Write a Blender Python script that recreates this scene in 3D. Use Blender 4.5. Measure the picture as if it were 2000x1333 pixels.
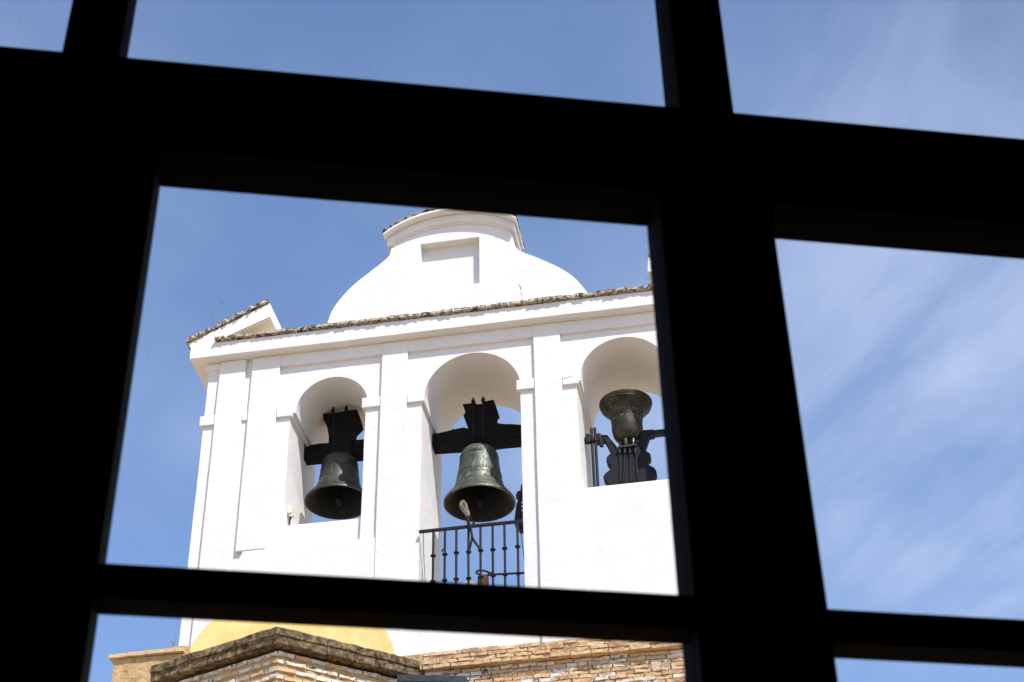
import bpy, bmesh, math, random
from mathutils import Vector, Matrix, noise

random.seed(7)
scene = bpy.context.scene
for o in list(bpy.data.objects):
    bpy.data.objects.remove(o)
COL = scene.collection

# ------------------------------------------------------------------ camera
CAM = Vector((4.16086526, -21.68097997, 4.6))
cR = Vector((0.98507611, 0.17136208, -0.01612734))
cU = Vector((0.11543403, -0.58824543, 0.80040134))
cF = Vector((-0.1276716, 0.79031788, 0.59924754))
cam = bpy.data.cameras.new('camera')
cam.sensor_width = 36.0
cam.lens = 60.0
cam.clip_start = 0.05
cam.clip_end = 6000
cam.dof.use_dof = True
cam.dof.focus_distance = 26.5
cam.dof.aperture_fstop = 17.0
camo = bpy.data.objects.new('camera', cam)
COL.objects.link(camo)
m = Matrix.Identity(4)
for i in range(3):
    m[i][0] = cR[i]; m[i][1] = cU[i]; m[i][2] = -cF[i]; m[i][3] = CAM[i]
camo.matrix_world = m
scene.camera = camo

# ------------------------------------------------------------------ sun, sky, exposure
SUN_EL = math.radians(52)
SUN_AZ = math.radians(39)          # to the right of the facade's normal (-Y)
sdir = Vector((math.sin(SUN_AZ) * math.cos(SUN_EL), -math.cos(SUN_AZ) * math.cos(SUN_EL), math.sin(SUN_EL)))
sl = bpy.data.lights.new('sun', 'SUN')
sl.energy = 3.65
sl.angle = math.radians(0.53)
sl.color = (1.0, 0.955, 0.89)
so = bpy.data.objects.new('sun', sl)
COL.objects.link(so)
so.location = (10, -20, 40)
so.rotation_euler = sdir.to_track_quat('Z', 'Y').to_euler()

world = bpy.data.worlds.new('World')
scene.world = world
world.use_nodes = True
wn = world.node_tree
wn.nodes.clear()
def W(t, **k):
    n = wn.nodes.new(t)
    for a, b in k.items():
        setattr(n, a, b)
    return n
wout = W('ShaderNodeOutputWorld')
bg = W('ShaderNodeBackground')
bg.inputs['Strength'].default_value = 0.145
sky = W('ShaderNodeTexSky')
sky.sky_type = 'NISHITA'
sky.sun_disc = False
sky.sun_elevation = SUN_EL
sky.sun_rotation = math.atan2(sdir.x, sdir.y)
sky.altitude = 20
sky.air_density = 1.0
sky.dust_density = 0.4
sky.ozone_density = 3.0
# thin cirrus: noise on a plane high above the place
tc = W('ShaderNodeTexCoord')
sep = W('ShaderNodeSeparateXYZ')
zc = W('ShaderNodeMath', operation='MAXIMUM'); zc.inputs[1].default_value = 0.06
dx = W('ShaderNodeMath', operation='DIVIDE'); dy = W('ShaderNodeMath', operation='DIVIDE')
cmb = W('ShaderNodeCombineXYZ')
wn.links.new(tc.outputs['Generated'], sep.inputs[0])
wn.links.new(sep.outputs['Z'], zc.inputs[0])
wn.links.new(sep.outputs['X'], dx.inputs[0]); wn.links.new(zc.outputs[0], dx.inputs[1])
wn.links.new(sep.outputs['Y'], dy.inputs[0]); wn.links.new(zc.outputs[0], dy.inputs[1])
wn.links.new(dx.outputs[0], cmb.inputs[0]); wn.links.new(dy.outputs[0], cmb.inputs[1])
BIGLOC = (0.92, -4.2, 0)
STRLOC = (-13.23, 24.98, 0)
def cirrus(rot, scl, loc, nscale, detail, rough, dist, lo, hi):
    rt = W('ShaderNodeMapping')
    rt.inputs['Rotation'].default_value = (0, 0, rot)
    mp = W('ShaderNodeMapping')
    mp.inputs['Scale'].default_value = scl
    mp.inputs['Location'].default_value = loc
    nz = W('ShaderNodeTexNoise')
    nz.inputs['Scale'].default_value = nscale
    nz.inputs['Detail'].default_value = detail
    nz.inputs['Roughness'].default_value = rough
    nz.inputs['Distortion'].default_value = dist
    mr = W('ShaderNodeMapRange')
    mr.interpolation_type = 'SMOOTHSTEP'
    mr.inputs['From Min'].default_value = lo
    mr.inputs['From Max'].default_value = hi
    wn.links.new(cmb.outputs[0], rt.inputs[0])
    wn.links.new(rt.outputs[0], mp.inputs[0])
    wn.links.new(mp.outputs[0], nz.inputs['Vector'])
    wn.links.new(nz.outputs['Fac'], mr.inputs[0])
    return mr.outputs[0]
big = cirrus(0.5, (1, 1, 1), BIGLOC, 0.75, 5, 0.55, 0.3, 0.385, 0.66)
streak = cirrus(-2.05, (0.8, 2.3, 1), STRLOC, 1.8, 10, 0.58, 0.6, 0.20, 0.72)
mul = W('ShaderNodeMath', operation='MULTIPLY')
wn.links.new(big, mul.inputs[0]); wn.links.new(streak, mul.inputs[1])
veil = W('ShaderNodeMath', operation='MULTIPLY_ADD')
wn.links.new(mul.outputs[0], veil.inputs[0])
veil.inputs[1].default_value = 0.95; veil.inputs[2].default_value = 0.015
veil.use_clamp = True
mix = W('ShaderNodeMixRGB')
wn.links.new(veil.outputs[0], mix.inputs[0])
wn.links.new(sky.outputs[0], mix.inputs[1])
mix.inputs[2].default_value = (2.62, 3.12, 4.15, 1)
wb = W('ShaderNodeMixRGB', blend_type='MULTIPLY'); wb.inputs[0].default_value = 1.0; wb.inputs[2].default_value = (0.98, 0.985, 1.04, 1)
wn.links.new(mix.outputs[0], wb.inputs[1])
wn.links.new(wb.outputs[0], bg.inputs['Color'])
wn.links.new(bg.outputs[0], wout.inputs[0])

scene.render.engine = 'CYCLES'
scene.view_settings.view_transform = 'Standard'
scene.view_settings.look = 'None'
scene.view_settings.gamma = 1.0
scene.view_settings.use_curve_mapping = False
scene.view_settings.exposure = 0.65

# ------------------------------------------------------------------ material helpers
MATS = {}
class NT:
    def __init__(s, name, rough=0.8, metal=0.0, spec=0.3):
        s.m = bpy.data.materials.new(name)
        s.m.use_nodes = True
        s.t = s.m.node_tree
        s.b = s.t.nodes['Principled BSDF']
        s.b.inputs['Roughness'].default_value = rough
        s.b.inputs['Metallic'].default_value = metal
        s.b.inputs['Specular IOR Level'].default_value = spec
        g = s.t.nodes.new('ShaderNodeNewGeometry')
        s.pos = g.outputs['Position']
        MATS[name] = s.m
    def n(s, t, **k):
        x = s.t.nodes.new(t)
        for a, b in k.items():
            setattr(x, a, b)
        return x
    def noise(s, scale, detail=5, rough=0.55, dist=0.0, vec=None, stretch=None):
        x = s.n('ShaderNodeTexNoise')
        x.inputs['Scale'].default_value = scale
        x.inputs['Detail'].default_value = detail
        x.inputs['Roughness'].default_value = rough
        x.inputs['Distortion'].default_value = dist
        v = vec or s.pos
        if stretch:
            mp = s.n('ShaderNodeMapping')
            mp.inputs['Scale'].default_value = stretch
            s.t.links.new(v, mp.inputs[0]); v = mp.outputs[0]
        s.t.links.new(v, x.inputs['Vector'])
        return x.outputs['Fac']
    def ramp(s, f, stops):
        r = s.n('ShaderNodeValToRGB')
        e = r.color_ramp.elements
        while len(e) < len(stops):
            e.new(0.5)
        for i, (p, c) in enumerate(stops):
            e[i].position = p
            e[i].color = (c[0], c[1], c[2], 1) if isinstance(c, tuple) else (c, c, c, 1)
        s.t.links.new(f, r.inputs[0])
        return r.outputs[0]
    def mix(s, f, a, b, mode='MIX'):
        x = s.n('ShaderNodeMixRGB', blend_type=mode)
        for i, v in ((0, f), (1, a), (2, b)):
            if isinstance(v, (int, float)):
                x.inputs[i].default_value = v if i == 0 else (v, v, v, 1)
            elif isinstance(v, tuple):
                x.inputs[i].default_value = (v[0], v[1], v[2], 1)
            else:
                s.t.links.new(v, x.inputs[i])
        return x.outputs[0]
    def color(s, c):
        s.t.links.new(c, s.b.inputs['Base Color'])
    def rough(s, c):
        s.t.links.new(c, s.b.inputs['Roughness'])
    def bump(s, h, strength=0.3, dist=0.02):
        x = s.n('ShaderNodeBump')
        x.inputs['Strength'].default_value = strength
        x.inputs['Distance'].default_value = dist
        s.t.links.new(h, x.inputs['Height'])
        prev = s.b.inputs['Normal'].links
        if prev:
            s.t.links.new(prev[0].from_socket, x.inputs['Normal'])
        s.t.links.new(x.outputs[0], s.b.inputs['Normal'])
    def rand(s):
        return s.n('ShaderNodeObjectInfo').outputs['Random']

# whitewashed plaster
a = NT('whitewash', 0.92, 0, 0.15)
c = a.ramp(a.noise(1.4, 6, 0.6), [(0.3, (0.675, 0.665, 0.645)), (0.7, (0.74, 0.735, 0.72))])
st = a.ramp(a.noise(3.0, 7, 0.65, 0.4, stretch=(3.2, 3.2, 0.35)), [(0.60, 0.0), (0.82, 1.0)])
c = a.mix(a.mix(0.45, 0.0, st), c, (0.57, 0.54, 0.48))
sp = a.ramp(a.noise(26, 3, 0.6), [(0.72, 0.0), (0.78, 1.0)])
c = a.mix(a.mix(0.25, 0.0, sp), c, (0.50, 0.46, 0.40))
a.color(c)
a.bump(a.noise(2.6, 3, 0.5), 0.35, 0.05)
a.bump(a.noise(9.0, 5, 0.6, 0.3, stretch=(1, 1, 2.2)), 0.30, 0.012)
a.bump(a.noise(60, 4, 0.6), 0.25, 0.003)
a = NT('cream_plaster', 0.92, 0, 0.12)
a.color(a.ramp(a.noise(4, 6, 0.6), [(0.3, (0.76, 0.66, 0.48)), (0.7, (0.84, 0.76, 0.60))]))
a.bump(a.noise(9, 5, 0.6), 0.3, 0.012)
a = NT('ochre_paint', 0.9, 0, 0.15)
c = a.ramp(a.noise(2.6, 7, 0.65, 0.3), [(0.3, (0.70, 0.48, 0.17)), (0.5, (0.80, 0.60, 0.24)), (0.7, (0.84, 0.67, 0.32))])
c = a.mix(a.ramp(a.noise(3.4, 7, 0.65, 0.4, stretch=(3, 3, 0.4)), [(0.58, 0.0), (0.75, 0.5)]), c, (0.62, 0.44, 0.20))
a.color(c); a.bump(a.noise(8, 5, 0.6), 0.3, 0.012)
# weathered clay tile
a = NT('lichen_tile', 0.95, 0, 0.1)
r = a.rand()
base = a.ramp(r, [(0.0, (0.30, 0.17, 0.10)), (0.3, (0.42, 0.34, 0.25)), (0.6, (0.36, 0.29, 0.20)), (1.0, (0.50, 0.44, 0.35))])
li = a.ramp(a.noise(17, 6, 0.7, 0.3), [(0.42, 0.0), (0.55, 1.0)])
c = a.mix(li, base, (0.54, 0.50, 0.42))
dk = a.ramp(a.noise(13, 7, 0.74, 0.6), [(0.49, 0.0), (0.55, 1.0)])
c = a.mix(dk, c, (0.055, 0.045, 0.035))
a.color(c); a.bump(a.noise(30, 6, 0.7), 0.6, 0.014)
# brick
a = NT('brick', 0.93, 0, 0.12)
r = a.rand()
base = a.ramp(r, [(0.0, (0.46, 0.26, 0.14)), (0.25, (0.56, 0.36, 0.19)), (0.5, (0.60, 0.42, 0.23)), (0.75, (0.54, 0.32, 0.18)), (1.0, (0.66, 0.51, 0.32))])
c = a.mix(a.ramp(a.noise(9, 6, 0.65), [(0.40, 0.0), (0.75, 0.8)]), base, (0.72, 0.56, 0.36))
c = a.mix(a.ramp(a.noise(14, 7, 0.7, 0.5), [(0.58, 0.0), (0.68, 0.85)]), c, (0.09, 0.06, 0.04))
a.color(c); a.bump(a.noise(26, 6, 0.7), 0.9, 0.02)
# brick with remains of limewash
a = NT('limewashed_brick', 0.93, 0, 0.12)
r = a.rand()
base = a.ramp(r, [(0.0, (0.50, 0.32, 0.18)), (0.4, (0.58, 0.44, 0.29)), (1.0, (0.64, 0.52, 0.36))])
wsh = a.mix(r, a.noise(6.5, 6, 0.65, 0.3), 0.5, 'MULTIPLY')
c = a.mix(a.ramp(a.noise(7.0, 6, 0.65, 0.4), [(0.42, 0.0), (0.50, 1.0)]), base, (0.76, 0.71, 0.62))
c = a.mix(a.ramp(a.noise(10, 7, 0.72, 0.5), [(0.54, 0.0), (0.64, 0.9)]), c, (0.08, 0.06, 0.04))
a.color(c); a.bump(a.noise(24, 6, 0.7), 1.0, 0.022)
# lime mortar and rough render
a = NT('mortar', 0.95, 0, 0.1)
c = a.ramp(a.noise(10, 7, 0.7), [(0.3, (0.26, 0.15, 0.08)), (0.5, (0.55, 0.36, 0.19)), (0.8, (0.66, 0.49, 0.30))])
a.color(c); a.bump(a.noise(22, 6, 0.7), 0.9, 0.025)
a = NT('rough_render', 0.95, 0, 0.1)
c = a.ramp(a.noise(7, 7, 0.7, 0.3), [(0.28, (0.10, 0.07, 0.04)), (0.42, (0.50, 0.34, 0.16)), (0.6, (0.64, 0.46, 0.24)), (0.8, (0.68, 0.54, 0.35))])
a.color(c); a.bump(a.noise(16, 7, 0.72), 1.0, 0.04)
# lichen covered coping stone
a = NT('coping_stone', 0.96, 0, 0.1)
c = a.ramp(a.noise(11, 8, 0.75, 0.4), [(0.36, (0.035, 0.026, 0.017)), (0.46, (0.14, 0.10, 0.06)), (0.57, (0.30, 0.22, 0.13)), (0.68, (0.56, 0.43, 0.27))])
c = a.mix(a.ramp(a.noise(4.5, 6, 0.7), [(0.56, 0.0), (0.66, 0.9)]), c, (0.50, 0.35, 0.18))
a.color(c); a.bump(a.noise(20, 8, 0.75), 1.0, 0.07)
# bronze
def bronze(name, lo, hi, verd, amt, rgh=0.46):
    a = NT(name, rgh, 0.35, 0.4)
    c = a.ramp(a.noise(7, 7, 0.65, 0.3), [(0.3, lo), (0.7, hi)])
    v = a.ramp(a.noise(6, 8, 0.7, 0.6, stretch=(2.4, 2.4, 0.45)), [(amt, 0.0), (amt + 0.08, 1.0)])
    c = a.mix(v, c, verd)
    s2 = a.ramp(a.noise(33, 3, 0.6), [(0.70, 0.0), (0.76, 1.0)])
    c = a.mix(a.mix(0.6, 0.0, s2), c, (0.42, 0.42, 0.36))
    a.color(c)
    a.rough(a.ramp(a.noise(11, 5, 0.6), [(0.3, rgh - 0.08), (0.7, rgh + 0.22)]))
    a.bump(a.noise(28, 5, 0.65), 0.35, 0.01)
    a.bump(a.noise(90, 3, 0.6), 0.25, 0.003)
bronze('grey_bronze', (0.022, 0.022, 0.018), (0.080, 0.078, 0.066), (0.13, 0.14, 0.115), 0.61, 0.40)
bronze('green_bronze', (0.036, 0.040, 0.031), (0.125, 0.132, 0.105), (0.15, 0.235, 0.185), 0.56, 0.42)
bronze('brown_bronze', (0.014, 0.013, 0.008), (0.066, 0.060, 0.036), (0.11, 0.12, 0.095), 0.56, 0.42)
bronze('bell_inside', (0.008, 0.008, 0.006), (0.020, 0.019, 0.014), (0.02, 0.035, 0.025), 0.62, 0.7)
# relief band of worn lettering and ornament
a = NT('relief_bronze', 0.5, 0.5, 0.5)
c = a.ramp(a.noise(34, 5, 0.7), [(0.40, (0.08, 0.08, 0.062)), (0.62, (0.20, 0.205, 0.165))])
a.color(c); a.bump(a.noise(34, 4, 0.6), 1.0, 0.02)
# yoke timber, iron, steel
a = NT('yoke_timber', 0.85, 0, 0.12)
c = a.ramp(a.noise(5, 7, 0.7, 0.5, stretch=(1.2, 4, 5)), [(0.3, (0.004, 0.0035, 0.0035)), (0.6, (0.011, 0.0095, 0.009)), (0.8, (0.045, 0.040, 0.036))])
a.color(c); a.bump(a.noise(9, 6, 0.7, stretch=(1, 5, 6)), 0.7, 0.02)
a = NT('forged_iron', 0.5, 0.4, 0.35)
c = a.ramp(a.noise(20, 6, 0.65), [(0.35, (0.007, 0.007, 0.009)), (0.65, (0.018, 0.017, 0.018)), (0.85, (0.06, 0.04, 0.026))])
a.color(c); a.bump(a.noise(50, 4, 0.6), 0.4, 0.004)
a = NT('painted_steel', 0.55, 0.0, 0.2)
c = a.ramp(a.noise(8, 6, 0.6), [(0.3, (0.005, 0.0055, 0.009)), (0.7, (0.009, 0.010, 0.015))])
a.color(c); a.bump(a.noise(30, 4, 0.6), 0.25, 0.005)
a = NT('bright_bolt', 0.4, 0.8, 0.5)
a.color(a.ramp(a.noise(40, 4, 0.6), [(0.4, (0.03, 0.028, 0.025)), (0.7, (0.16, 0.15, 0.13))]))
a = NT('rust', 0.9, 0.1, 0.2)
a.color(a.ramp(a.noise(18, 6, 0.7), [(0.35, (0.05, 0.022, 0.014)), (0.65, (0.14, 0.058, 0.032)), (0.85, (0.24, 0.14, 0.085))]))
a.bump(a.noise(40, 5, 0.6), 0.6, 0.01)
a = NT('rope_fibre', 0.95, 0, 0.1)
a.color(a.ramp(a.noise(60, 5, 0.6), [(0.4, (0.16, 0.13, 0.09)), (0.7, (0.36, 0.31, 0.23))]))
a.bump(a.noise(120, 3, 0.6), 0.8, 0.006)
a = NT('tarred_rope', 0.9, 0, 0.15)
a.color(a.ramp(a.noise(60, 5, 0.6), [(0.4, (0.02, 0.017, 0.015)), (0.7, (0.06, 0.05, 0.045))]))
a = NT('cream_plastic', 0.5, 0, 0.4)
a.color(a.ramp(a.noise(14, 5, 0.6), [(0.4, (0.62, 0.56, 0.44)), (0.7, (0.72, 0.68, 0.58))]))
a = NT('dry_stalk', 0.9, 0, 0.1)
a.color(a.ramp(a.noise(40, 3, 0.6), [(0.4, (0.13, 0.11, 0.08)), (0.7, (0.30, 0.27, 0.20))]))
a = NT('slate_metal', 0.55, 0.3, 0.4)
a.color(a.ramp(a.noise(12, 5, 0.6), [(0.4, (0.030, 0.034, 0.042)), (0.7, (0.06, 0.065, 0.075))]))
a = NT('grey_stone', 0.9, 0, 0.2)
a.color(a.ramp(a.noise(14, 6, 0.65), [(0.35, (0.20, 0.19, 0.17)), (0.7, (0.36, 0.34, 0.30))]))
a.bump(a.noise(30, 5, 0.6), 0.6, 0.01)
# window timber, glass, room
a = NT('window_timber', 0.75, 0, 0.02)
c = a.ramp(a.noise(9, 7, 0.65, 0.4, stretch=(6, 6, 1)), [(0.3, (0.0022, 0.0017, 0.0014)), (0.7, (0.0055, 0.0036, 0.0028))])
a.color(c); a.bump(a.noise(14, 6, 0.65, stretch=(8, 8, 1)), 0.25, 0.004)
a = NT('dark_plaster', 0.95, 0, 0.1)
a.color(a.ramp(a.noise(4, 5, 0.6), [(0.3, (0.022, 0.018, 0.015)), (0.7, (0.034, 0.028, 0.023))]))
a = NT('dark_boards', 0.7, 0, 0.2)
a.color(a.ramp(a.noise(5, 5, 0.6, stretch=(1, 8, 1)), [(0.3, (0.012, 0.009, 0.007)), (0.7, (0.025, 0.018, 0.014))]))
a = NT('paving', 0.95, 0, 0.1)
a.color(a.ramp(a.noise(1.2, 7, 0.6), [(0.3, (0.50, 0.36, 0.22)), (0.7, (0.60, 0.44, 0.28))]))
a.bump(a.noise(9, 5, 0.6), 0.4, 0.03)
# old thin pane: clear, a little gloss, a few specks of dust
gm = bpy.data.materials.new('window_glass'); gm.use_nodes = True
gt = gm.node_tree; gt.nodes.clear()
go = gt.nodes.new('ShaderNodeOutputMaterial')
tr = gt.nodes.new('ShaderNodeBsdfTransparent'); tr.inputs[0].default_value = (0.985, 0.985, 0.985, 1)
gl = gt.nodes.new('ShaderNodeBsdfGlossy'); gl.inputs['Roughness'].default_value = 0.02
fr = gt.nodes.new('ShaderNodeFresnel'); fr.inputs[0].default_value = 1.22
mx = gt.nodes.new('ShaderNodeMixShader')
gt.links.new(fr.outputs[0], mx.inputs[0]); gt.links.new(tr.outputs[0], mx.inputs[1]); gt.links.new(gl.outputs[0], mx.inputs[2])
df = gt.nodes.new('ShaderNodeBsdfDiffuse'); df.inputs[0].default_value = (0.35, 0.33, 0.30, 1)
gg = gt.nodes.new('ShaderNodeNewGeometry')
gn = gt.nodes.new('ShaderNodeTexNoise'); gn.inputs['Scale'].default_value = 38; gn.inputs['Detail'].default_value = 2
gr = gt.nodes.new('ShaderNodeMapRange'); gr.inputs['From Min'].default_value = 0.76; gr.inputs['From Max'].default_value = 0.80; gr.inputs['To Max'].default_value = 0.35
gt.links.new(gg.outputs['Position'], gn.inputs['Vector']); gt.links.new(gn.outputs['Fac'], gr.inputs[0])
mx2 = gt.nodes.new('ShaderNodeMixShader')
gt.links.new(gr.outputs[0], mx2.inputs[0]); gt.links.new(mx.outputs[0], mx2.inputs[1]); gt.links.new(df.outputs[0], mx2.inputs[2])
gt.links.new(mx2.outputs[0], go.inputs[0])
MATS['window_glass'] = gm

# ------------------------------------------------------------------ object helpers
def thing(name, label, cat, loc=(0, 0, 0), group=None):
    o = bpy.data.objects.new(name, None)
    COL.objects.link(o)
    o.location = loc
    o.empty_display_size = 0.2
    tag(o, label, cat, group)
    return o
def tag(o, label, cat, group=None):
    o['label'] = label; o['category'] = cat
    if group: o['group'] = group
    return o
def obj(name, bm, mat, parent=None, smooth=None, bevel=0.0, kind=None, recalc=True):
    if recalc:
        bmesh.ops.recalc_face_normals(bm, faces=bm.faces[:])
    me = bpy.data.meshes.new(name)
    bm.to_mesh(me); bm.free()
    me.materials.append(MATS[mat])
    return link(name, me, parent, smooth, bevel, kind)
def link(name, me, parent=None, smooth=None, bevel=0.0, kind=None):
    if smooth is not None:
        for p in me.polygons: p.use_smooth = True
        me.set_sharp_from_angle(angle=math.radians(smooth))
    o = bpy.data.objects.new(name, me)
    COL.objects.link(o)
    if parent:
        o.parent = parent
        o.matrix_parent_inverse = Matrix.Translation(-parent.location) if parent.parent is None else Matrix.Identity(4)
    if bevel:
        md = o.modifiers.new('bevel', 'BEVEL')
        md.width = bevel; md.segments = 2; md.limit_method = 'ANGLE'; md.angle_limit = math.radians(40)
    if kind: o['kind'] = kind
    return o
def wob(v, amp=0.007):
    p = Vector(v)
    d = noise.noise_vector(p * 1.1) * amp + noise.noise_vector(p * 4.3 + Vector((7, 3, 1))) * amp * 0.45
    return p + d
def box(bm, x0, x1, y0, y1, z0, z1, cell=None, amp=0.007, mtx=None):
    """box with a grid on every face; hand-made unevenness when cell is given"""
    def seg(a, b):
        return max(1, int(round((b - a) / cell))) if cell else 1
    nx, ny, nz = seg(x0, x1), seg(y0, y1), seg(z0, z1)
    vs = {}
    def V(i, j, k):
        key = (i, j, k)
        if key not in vs:
            p = Vector((x0 + (x1 - x0) * i / nx, y0 + (y1 - y0) * j / ny, z0 + (z1 - z0) * k / nz))
            if cell: p = wob(p, amp)
            if mtx: p = mtx @ p
            vs[key] = bm.verts.new(p)
        return vs[key]
    for i in range(nx):
        for k in range(nz):
            bm.faces.new((V(i, 0, k), V(i + 1, 0, k), V(i + 1, 0, k + 1), V(i, 0, k + 1)))
            bm.faces.new((V(i, ny, k), V(i, ny, k + 1), V(i + 1, ny, k + 1), V(i + 1, ny, k)))
    for j in range(ny):
        for k in range(nz):
            bm.faces.new((V(0, j, k), V(0, j, k + 1), V(0, j + 1, k + 1), V(0, j + 1, k)))
            bm.faces.new((V(nx, j, k), V(nx, j + 1, k), V(nx, j + 1, k + 1), V(nx, j, k + 1)))
    for i in range(nx):
        for j in range(ny):
            bm.faces.new((V(i, j, 0), V(i, j + 1, 0), V(i + 1, j + 1, 0), V(i + 1, j, 0)))
            bm.faces.new((V(i, j, nz), V(i + 1, j, nz), V(i + 1, j + 1, nz), V(i, j + 1, nz)))
    return bm
def BM(): return bmesh.new()
def refine(pts, step):
    out = []
    for i, p in enumerate(pts):
        q = pts[(i + 1) % len(pts)]
        n = max(1, int(math.hypot(q[0] - p[0], q[1] - p[1]) / step))
        for k in range(n):
            out.append((p[0] + (q[0] - p[0]) * k / n, p[1] + (q[1] - p[1]) * k / n))
    return out
def prism(bm, pts, y0, y1, step=None, amp=0.0):
    """outline in X,Z pushed from y0 to y1"""
    if step: pts = refine(pts, step)
    def P(x, y, z):
        return wob((x, y, z), amp) if amp else Vector((x, y, z))
    f = [bm.verts.new(P(x, y0, z)) for x, z in pts]
    b = [bm.verts.new(P(x, y1, z)) for x, z in pts]
    bm.faces.new(f); bm.faces.new(b[::-1])
    n = len(pts)
    for i in range(n):
        j = (i + 1) % n
        bm.faces.new((f[i], b[i], b[j], f[j]))
    return bm
def tube(bm, pts, r, seg=8, cap=True):
    pts = [Vector(p) for p in pts]
    rs = r if isinstance(r, (list, tuple)) else [r] * len(pts)
    rings = []
    up = Vector((0.31, 0.93, 0.2)).normalized()
    for i, p in enumerate(pts):
        d = (pts[min(i + 1, len(pts) - 1)] - pts[max(i - 1, 0)]).normalized()
        s = d.cross(up)
        if s.length < 1e-3: s = d.cross(Vector((1, 0, 0)))
        s.normalize(); t = s.cross(d).normalized()
        rings.append([bm.verts.new(p + (s * math.cos(2 * math.pi * k / seg) + t * math.sin(2 * math.pi * k / seg)) * rs[i]) for k in range(seg)])
    for a, b in zip(rings, rings[1:]):
        for k in range(seg):
            bm.faces.new((a[k], a[(k + 1) % seg], b[(k + 1) % seg], b[k]))
    if cap:
        bm.faces.new(rings[0][::-1]); bm.faces.new(rings[-1])
    return bm
def lathe(bm, prof, c, seg=64, closed=False):
    rings = []
    for r, z in prof:
        if r < 1e-5:
            rings.append([bm.verts.new((c[0], c[1], c[2] + z))])
        else:
            rings.append([bm.verts.new((c[0] + r * math.cos(2 * math.pi * k / seg), c[1] + r * math.sin(2 * math.pi * k / seg), c[2] + z)) for k in range(seg)])
    prs = list(zip(rings, rings[1:]))
    if closed: prs.append((rings[-1], rings[0]))
    for a, b in prs:
        for k in range(seg):
            j = (k + 1) % seg
            if len(a) == 1 and len(b) == 1: continue
            if len(a) == 1: bm.faces.new((a[0], b[j], b[k]))
            elif len(b) == 1: bm.faces.new((a[k], a[j], b[0]))
            else: bm.faces.new((a[k], a[j], b[j], b[k]))
    return bm
def cut(o, cutter_bm):
    """carve a hole, leave a plain mesh and no helper behind"""
    bmesh.ops.recalc_face_normals(cutter_bm, faces=cutter_bm.faces[:])
    me = bpy.data.meshes.new('tmp'); cutter_bm.to_mesh(me); cutter_bm.free()
    co = bpy.data.objects.new('tmp', me); COL.objects.link(co)
    md = o.modifiers.new('b', 'BOOLEAN'); md.operation = 'DIFFERENCE'; md.object = co; md.solver = 'EXACT'
    dg = bpy.context.evaluated_depsgraph_get(); dg.update()
    nm = bpy.data.meshes.new_from_object(o.evaluated_get(dg))
    o.modifiers.remove(md)
    o.data = nm
    bpy.data.objects.remove(co); bpy.data.meshes.remove(me)

# ================================================================== SETTING
g = BM()
for s in (1,):
    v = [g.verts.new(p) for p in ((-1500, -1500, 0), (1500, -1500, 0), (1500, 1500, 0), (-1500, 1500, 0))]
    g.faces.new(v)
obj('ground', g, 'paving', kind='structure')

# ================================================================== BELL TOWER
tower = thing('bell_tower', 'white bell gable with three arches, scrolled pediment and tiled cornice', 'bell tower', (0, 0, 13))
WL, WR = -4.43, 3.95        # ends of the wall
Y0, YB = 0.06, 1.60         # recessed face, back face
A1 = (-2.30, 0.59, 20.19); A2 = (-0.005, 0.78, 20.14); A3 = (2.42, 0.69, 20.215)
# wall: piers, arched head, sills
b = BM()
SPR = 20.16
for x0, x1 in ((WL, -2.975), (-1.735, -0.82), (0.765, 1.665), (3.16, WR)):
    box(b, x0, x1, Y0, YB, 13, SPR, 0.22, 0.008)
obj('wall', b, 'whitewash', tower, smooth=35)
b = BM()
pts = [(WL, SPR)]
for cx, r, zs in (A1, A2, A3):
    pts.append((cx - r, SPR))
    for k in range(1, 32):
        t = math.pi - math.pi * k / 32
        pts.append((cx + r * math.cos(t), max(zs, SPR) + r * math.sin(t)))
    pts.append((cx + r, SPR))
pts += [(WR, SPR), (WR, 21.315), (WL, 21.315)]
prism(b, pts, Y0, YB)
ah = obj('arched_wall', b, 'whitewash', tower, smooth=30)
for x0, x1, zt, yf, yb in ((-2.985, -1.725, 18.105, 0.13, 0.62), (1.655, 3.17, 18.215, 0.12, 0.62)):
    obj('sill_wall', box(BM(), x0, x1, yf, yb, 13, zt, 0.2, 0.006), 'whitewash', tower, smooth=35, bevel=0.012)
obj('bell_floor', box(BM(), -0.83, 0.775, 0.064, YB, 13, 16.42, 0.25, 0.005), 'whitewash', tower, smooth=35)
# pilasters
def pil(x0, x1, z0=13.0, z1=21.31):
    obj('pilaster', box(BM(), x0, x1, 0.0, 0.075, z0, z1, 0.16, 0.006), 'whitewash', tower, smooth=35, bevel=0.010)
pil(-4.23, -3.785)
pil(-3.675, -3.20, 17.66)
pil(-1.485, -1.055)
pil(1.00, 1.435)
pil(3.36, 3.62); pil(3.70, 3.90)
for x0, x1 in ((-3.205, -1.48), (-1.06, 1.005), (1.43, 3.365)):
    obj('frieze', box(BM(), x0, x1, 0.006, 0.075, 21.085, 21.312, 0.2, 0.004), 'whitewash', tower, smooth=35, bevel=0.008)
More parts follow.
